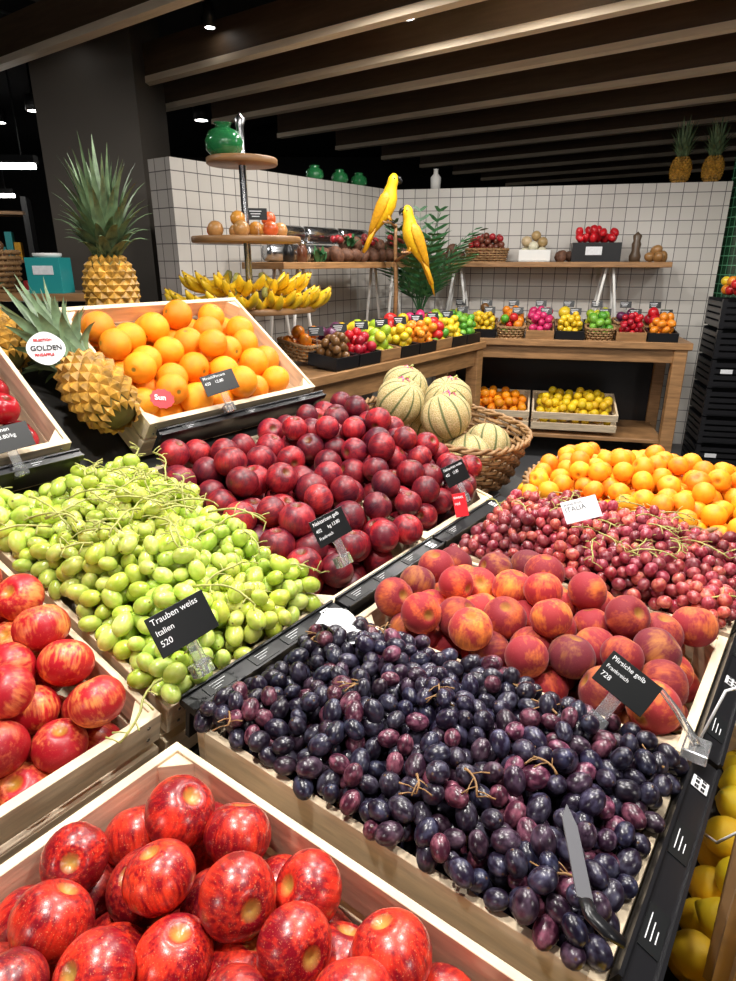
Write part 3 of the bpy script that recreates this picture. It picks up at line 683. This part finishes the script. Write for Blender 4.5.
# parrots
def parrot(M,name='yellow_parrot'):
    b=MB()
    b.tube([(-.10,0,-.14),(-.06,0,-.07),(-.02,0,.0),(.0,0,.06),(.008,0,.11),(.012,0,.155),(.02,0,.19),(.026,0,.215),(.026,0,.24),(.02,0,.258),(.018,0,.264)],
           [.012,.03,.05,.06,.058,.046,.038,.040,.036,.02,.004],YEL,16,ref=(0,1,0))
    for s in(-1,1):
        b.tube([(.005,s*.045,.15),(-.01,s*.058,.11),(-.035,s*.058,.05),(-.065,s*.048,-.02),(-.10,s*.03,-.10),(-.13,s*.015,-.17)],[.012,.034,.040,.034,.022,.004],YELD,12,ref=(0,1,0),flat=.35)
        b.lathe([(0,-.007),(.006,-.003),(.006,.003),(0,.007)],BLACKP,10,M=T((.04,s*.031,.228)))
        b.tube([(.005,s*.02,.01),(.02,s*.022,-.03),(.03,s*.022,-.045)],[.012,.008,.006],YELD,8)
        for q in(-1,0,1): b.tube([(.03,s*.022,-.045),(.045,s*.022+q*.008,-.05),(.055,s*.022+q*.012,-.062)],[.005,.004,.002],BLACKP,6)
    b.tube([(.052,0,.235),(.074,0,.232),(.084,0,.215),(.082,0,.196)],[.018,.015,.009,.002],BLACKP,10,ref=(0,1,0))
    b.tube([(.05,0,.212),(.066,0,.205),(.072,0,.200)],[.011,.008,.003],BLACKP,8,ref=(0,1,0))
    for k in(-2,-1,0,1,2):
        b.tube([(-.07,k*.008,-.08),(-.12,k*.011,-.18),(-.155,k*.010,-.27),(-.18+abs(k)*.012,k*.006,-.36+abs(k)*.04)],[.012,.015,.013,.003],YEL if k%2 else YELD,8,ref=(0,1,0),flat=.3)
    return b.build(name,M)
S9=Matrix.Scale(.93,4)
parrot(T((.13,4.62,1.80))@RZ(-15)@RY(4)@S9); parrot(T((.29,4.52,1.60))@RZ(195)@RY(2)@S9)
b=MB()
b.tube([(.19,4.70,.95),(.2,4.70,1.3),(.19,4.69,1.6),(.19,4.68,1.74)],[.018,.015,.013,.01],OAK,8)
b.tube([(.19,4.68,1.72),(.16,4.64,1.745),(.10,4.60,1.75)],[.011,.01,.007],OAK,8)
b.tube([(.19,4.69,1.5),(.25,4.6,1.54),(.28,4.50,1.555),(.22,4.46,1.555)],[.011,.01,.009,.006],OAK,8)
b.lathe([(.1,0),(.1,.02),(.03,.03),(0,.03)],OAK,20,c=(.19,4.70,.95)); b.build('parrot_perch')
# tiered stand with bananas
b=MB()
for z,r in((1.95,.17),(1.60,.27),(1.27,.34)): b.lathe([(r-.005,-.015),(r,-.01),(r,.01),(r-.005,.015)],OAK,40,c=(0,0,z))
b.lathe([(.2,.95),(.2,.97),(.03,.985),(.018,1.0),(.018,1.6),(.026,1.62),(.018,1.66),(.018,1.95),(.026,1.97),(.018,2.0),(.018,2.1),(.028,2.13),(.0,2.16)],STEEL,18)
b.build('tiered_stand',L(-2.51,2.37,0))
def bananas(M,seed,n=6):
    b=MB()
    for i in range(n):
        a=(i-(n-1)/2)*.26; pts=[];rad=[]
        for s in range(12):
            q=s/11; th=-.9+1.9*q; x=.13*math.sin(th)+.10; z=-.13*math.cos(th)+.10
            pts.append((x*math.cos(a),x*math.sin(a)+.012*(i%2),z+.02*(i%2)+.03)); rad.append(.019*min(1,(.18+q*2.5),(1-q)*5+.2))
        b.tube(pts,rad,BAN,8); b.tube([pts[-1],Vector(pts[-1])+Vector((0,0,.006))],.004,STEMB,6)
    b.tube([(0,0,.04),(-.012,0,.06),(-.02,0,.08)],[.022,.02,.012],STEMG,8)
    return b.build('banana_bunch',M)
for i,(x,y,a,zz) in enumerate(((.12,-.20,-60,0),(.16,-.04,-20,0),(.16,.10,20,0),(.0,.20,60,0),(-.08,-.18,-110,0),(.04,-.12,-50,.07),(.06,.05,5,.07),(.0,.12,70,.07),(-.08,-.08,-90,.08))):
    bananas(L(-2.51,2.37,1.285)@T((x,y,zz))@RZ(a)@Matrix.Scale(1.1,4),i)
heap('pastry_pile',[(.17*math.cos(k*.9),.17*math.sin(k*.9),.03) for k in range(7)]+[(.07,0,.03),(-.06,.05,.03),(.1,.06,.08),(.03,-.08,.08)],.037,'lowp',M_GEN,[(.8,.35,.06),(.7,.12,.03),(.6,.3,.1)],L(-2.51,2.37,1.615),elong=1.1)
b=MB(); b.lathe([(.06,0),(.085,.03),(.09,.07),(.07,.11),(.035,.125),(.035,.14),(.045,.145),(.0,.15)],GGLASS,22); b.build('green_glass_jar',L(-2.56,2.31,1.966))
smallcard(L(-2.3,2.25,1.675)@RZ(50))
for i,y in enumerate((3.1,3.35,4.0,4.3,4.55)):
    b=MB(); mt=GGLASS if i%2==0 or i==3 else STEEL; b.lathe([(.05,0),(.07,.03),(.06,.07),(.03,.09),(.04,.1),(.0,.11)],mt,18); b.build('glass_jar',L(-3.46,y,2.072))
b=MB(); b.lathe([(.04,0),(.045,.09),(.02,.12),(.018,.15),(.024,.155),(0,.16)],WHITE,18); b.build('white_bottle',MR@T((.36,.08,2.072)))
pineapple(MR@T((2.27,.08,2.165)),.075,.09,seed=21,leafL=.25); pineapple(MR@T((2.5,.08,2.165)),.075,.09,seed=22,leafL=.25)
# black crates stack
b=MB()
for k in range(6):
    z=.21*k
    for i in range(4): 
        b.box((0,-.2,z+.03+i*.045),(.6,.012,.03),BLACKP); b.box((-.3,0,z+.03+i*.045),(.012,.4,.03),BLACKP)
    for sx in(-1,1):
        for sy in(-1,1): b.box((sx*.29,sy*.19,z+.1),(.03,.03,.2),BLACKP)
    b.box((0,.2,z+.1),(.6,.012,.19),BLACKP); b.box((.3,0,z+.1),(.012,.4,.19),BLACKP); b.box((0,0,z+.01),(.6,.4,.012),BLACKP)
    b.box((-.2,-.208,z+.12),(.08,.002,.03),PAPER if k in(0,3) else BLACKP)
b.build('plastic_crate_stack',T((2.83,4.72,0))@RZ(-13.6))
b=MB(); b.box((0,0,0),(.3,.01,.34),PAPER); b.box((0,-.006,.03),(.26,.002,.2),GREENP); b.box((0,-.008,0.03),(.14,.002,.12),YELD); b.build('poster',T((2.97,4.994,1.52)))
heap('carrot_pile',pack(.55,.35,.035,0,.12,.04,K=60),.036,'lowp',M_GEN,COLS['mix'],T((2.83,4.72,1.27))@RZ(-13.6))
# left background shelf
b=MB(); b.box((0,0,1.3),(1.5,.5,.04),OAK); b.box((0,0,.7),(1.5,.5,.04),OAK)
for x in(-.7,.7): b.box((x,0,.65),(.06,.46,1.3),BLACK)
b.box((0,.24,.65),(1.4,.02,1.2),BLACK); b.build('side_shelf',T((-2.25,4.1,0)))
wicker(T((-2.38,4.1,1.55)),.22,.18,.22,'wicker_basket',rings=8)
heap('walnut_pile',pack(.36,.28,.03,0,.16,.06,K=60,ell=True),.031,'lowp',M_GEN,[(.15,.07,.03),(.3,.1,.05)],T((-2.38,4.1,1.42)))
b=MB(); b.box((0,0,.1),(.2,.16,.2),TEAL); b.box((0,-.081,.13),(.12,.003,.05),PAPER); b.lathe([(.07,.2),(.08,.21),(.08,.225),(0,.225)],WHITE,16); b.build('teal_box',T((-1.90,3.98,1.32)),bevel=.006)
heap('turnip_pile',pack(.3,.25,.04,0,.12,.04,K=60),.042,'lowp',M_GEN,[(.5,.04,.15),(.6,.3,.35)],T((-1.62,4.1,1.32)))
b=MB()
for z in(.5,1.0,1.5,1.95): b.box((0,0,z),(2.4,.4,.03),OAK)
for x in(-1.2,0,1.2): b.box((x,0,1.05),(.05,.4,2.1),BLACK)
rd=random.Random(4); CM=[RED,GREENP,YELD,PAPER,TEAL,JB]
for z in(.515,1.015,1.515):
    x=-1.1
    while x<1.1:
        w_=rd.uniform(.06,.14); h_=rd.uniform(.12,.3)
        if abs(x)>.05: b.box((x+w_/2,rd.uniform(-.08,-.02),z+h_/2),(w_*.9,.18,h_),rd.choice(CM))
        x+=w_
b.build('grocery_shelf',T((-4.6,6.6,0))@RZ(20))
# lights -------------------------------------------------------------
def lamp(x,y,z,power,size=.22,col=(1,.96,.90),name='ceiling_lamp',k=1):
    b=MB(); b.lathe([(.075*k,.02),(.075*k,.14),(.05*k,.15),(.012,.15),(.012,3.3-z),(0,3.3-z)],BLACK,16); b.lathe([(.0,.019),(.06*k,.02)],LAMP,16)
    o=b.build(name,T((x,y,z)))
    if power:
        l=bpy.data.lights.new('lamp','AREA'); l.shape='DISK'; l.size=size; l.energy=power; l.color=col
        lo=bpy.data.objects.new('lamp_light',l); coll.objects.link(lo); lo.parent=o; lo.location=(0,0,-.01)
    return o
def Lw(x,y): v=ML@Vector((x,y,0)); return v.x,v.y
for x,y,p in((-.5,.1,20),(.5,.6,12),(-.1,1.2,22),(-1.0,.5,21),(-1.1,1.5,20),(-.4,2.1,18)):
    wx,wy=Lw(x,y); lamp(wx,wy,2.68,p,.11)
for x,y,p in((-2.2,2.85,14),(-2.3,3.45,14)):
    wx,wy=Lw(x,y); lamp(wx,wy,2.74,p,.14)
for x,y,p in((.7,3.65,29),(1.7,3.4,30),(2.9,3.3,18),(-2.2,3.0,12)): lamp(x,y,2.74,p,.14)
for x,y in((-3.0,6.5),(-1.6,6.9),(-2.6,7.6),(-4.3,8.0),(-3.6,7.0),(-5.2,6.0)): lamp(x,y,2.75,3)
for x,y in((-1.95,4.75),(-.98,4.65),(-3.0,5.2),(-3.9,5.6),(-1.3,5.9)): lamp(x,y,2.84,0,name='spot_downlight',k=.5)
for (x,y,z) in((-5.2,9.0,2.3),(-4.6,7.2,2.45),(-3.4,5.9,2.25)):
    b=MB(); b.box((0,0,0),(1.2,.06,.04),LAMP); b.box((0,0,.05),(1.24,.09,.06),BLACK)
    for s in(-.5,.5): b.box((s,0,(3.3-z)/2+.04),(.01,.01,3.3-z-.08),BLACK)
    b.build('strip_light',T((x,y,z)))
for x,y,z,p in((-1.6,-1.2,2.1,28),(1.8,-1.0,2.1,28)):  # added fill globes behind the camera, for beam undersides and general brightness
    b=MB(); b.lathe([(.0,.14),(.05,.13),(.12,.05),(.13,0),(.12,-.05),(.06,-.12),(0,-.13)],LAMP,24); b.lathe([(.05,.13),(.05,.17),(.008,.18),(.008,3.3-z),(0,3.3-z)],BLACK,12)
    o=b.build('fill_globe',T((x,y,z)))
    l=bpy.data.lights.new('fill_bulb','POINT'); l.energy=p; l.shadow_soft_size=.14; l.color=(1,.95,.88)
    lo=bpy.data.objects.new('fill_globe_light',l); coll.objects.link(lo); lo.parent=o; lo.location=(0,.0,-.3)
w=bpy.data.worlds.new('world'); bpy.context.scene.world=w; w.use_nodes=True
w.node_tree.nodes['Background'].inputs[0].default_value=(.9,.93,1,1); w.node_tree.nodes['Background'].inputs[1].default_value=.08
bpy.context.scene.view_settings.view_transform='Standard'
c=bpy.data.cameras.new('camera'); c.sensor_fit='VERTICAL'; c.sensor_height=36; c.lens=630/981*36; c.clip_start=.02
co=bpy.data.objects.new('camera',c); coll.objects.link(co); co.location=(0,0,1.5); co.rotation_euler=(R(70),0,0)
bpy.context.scene.camera=co
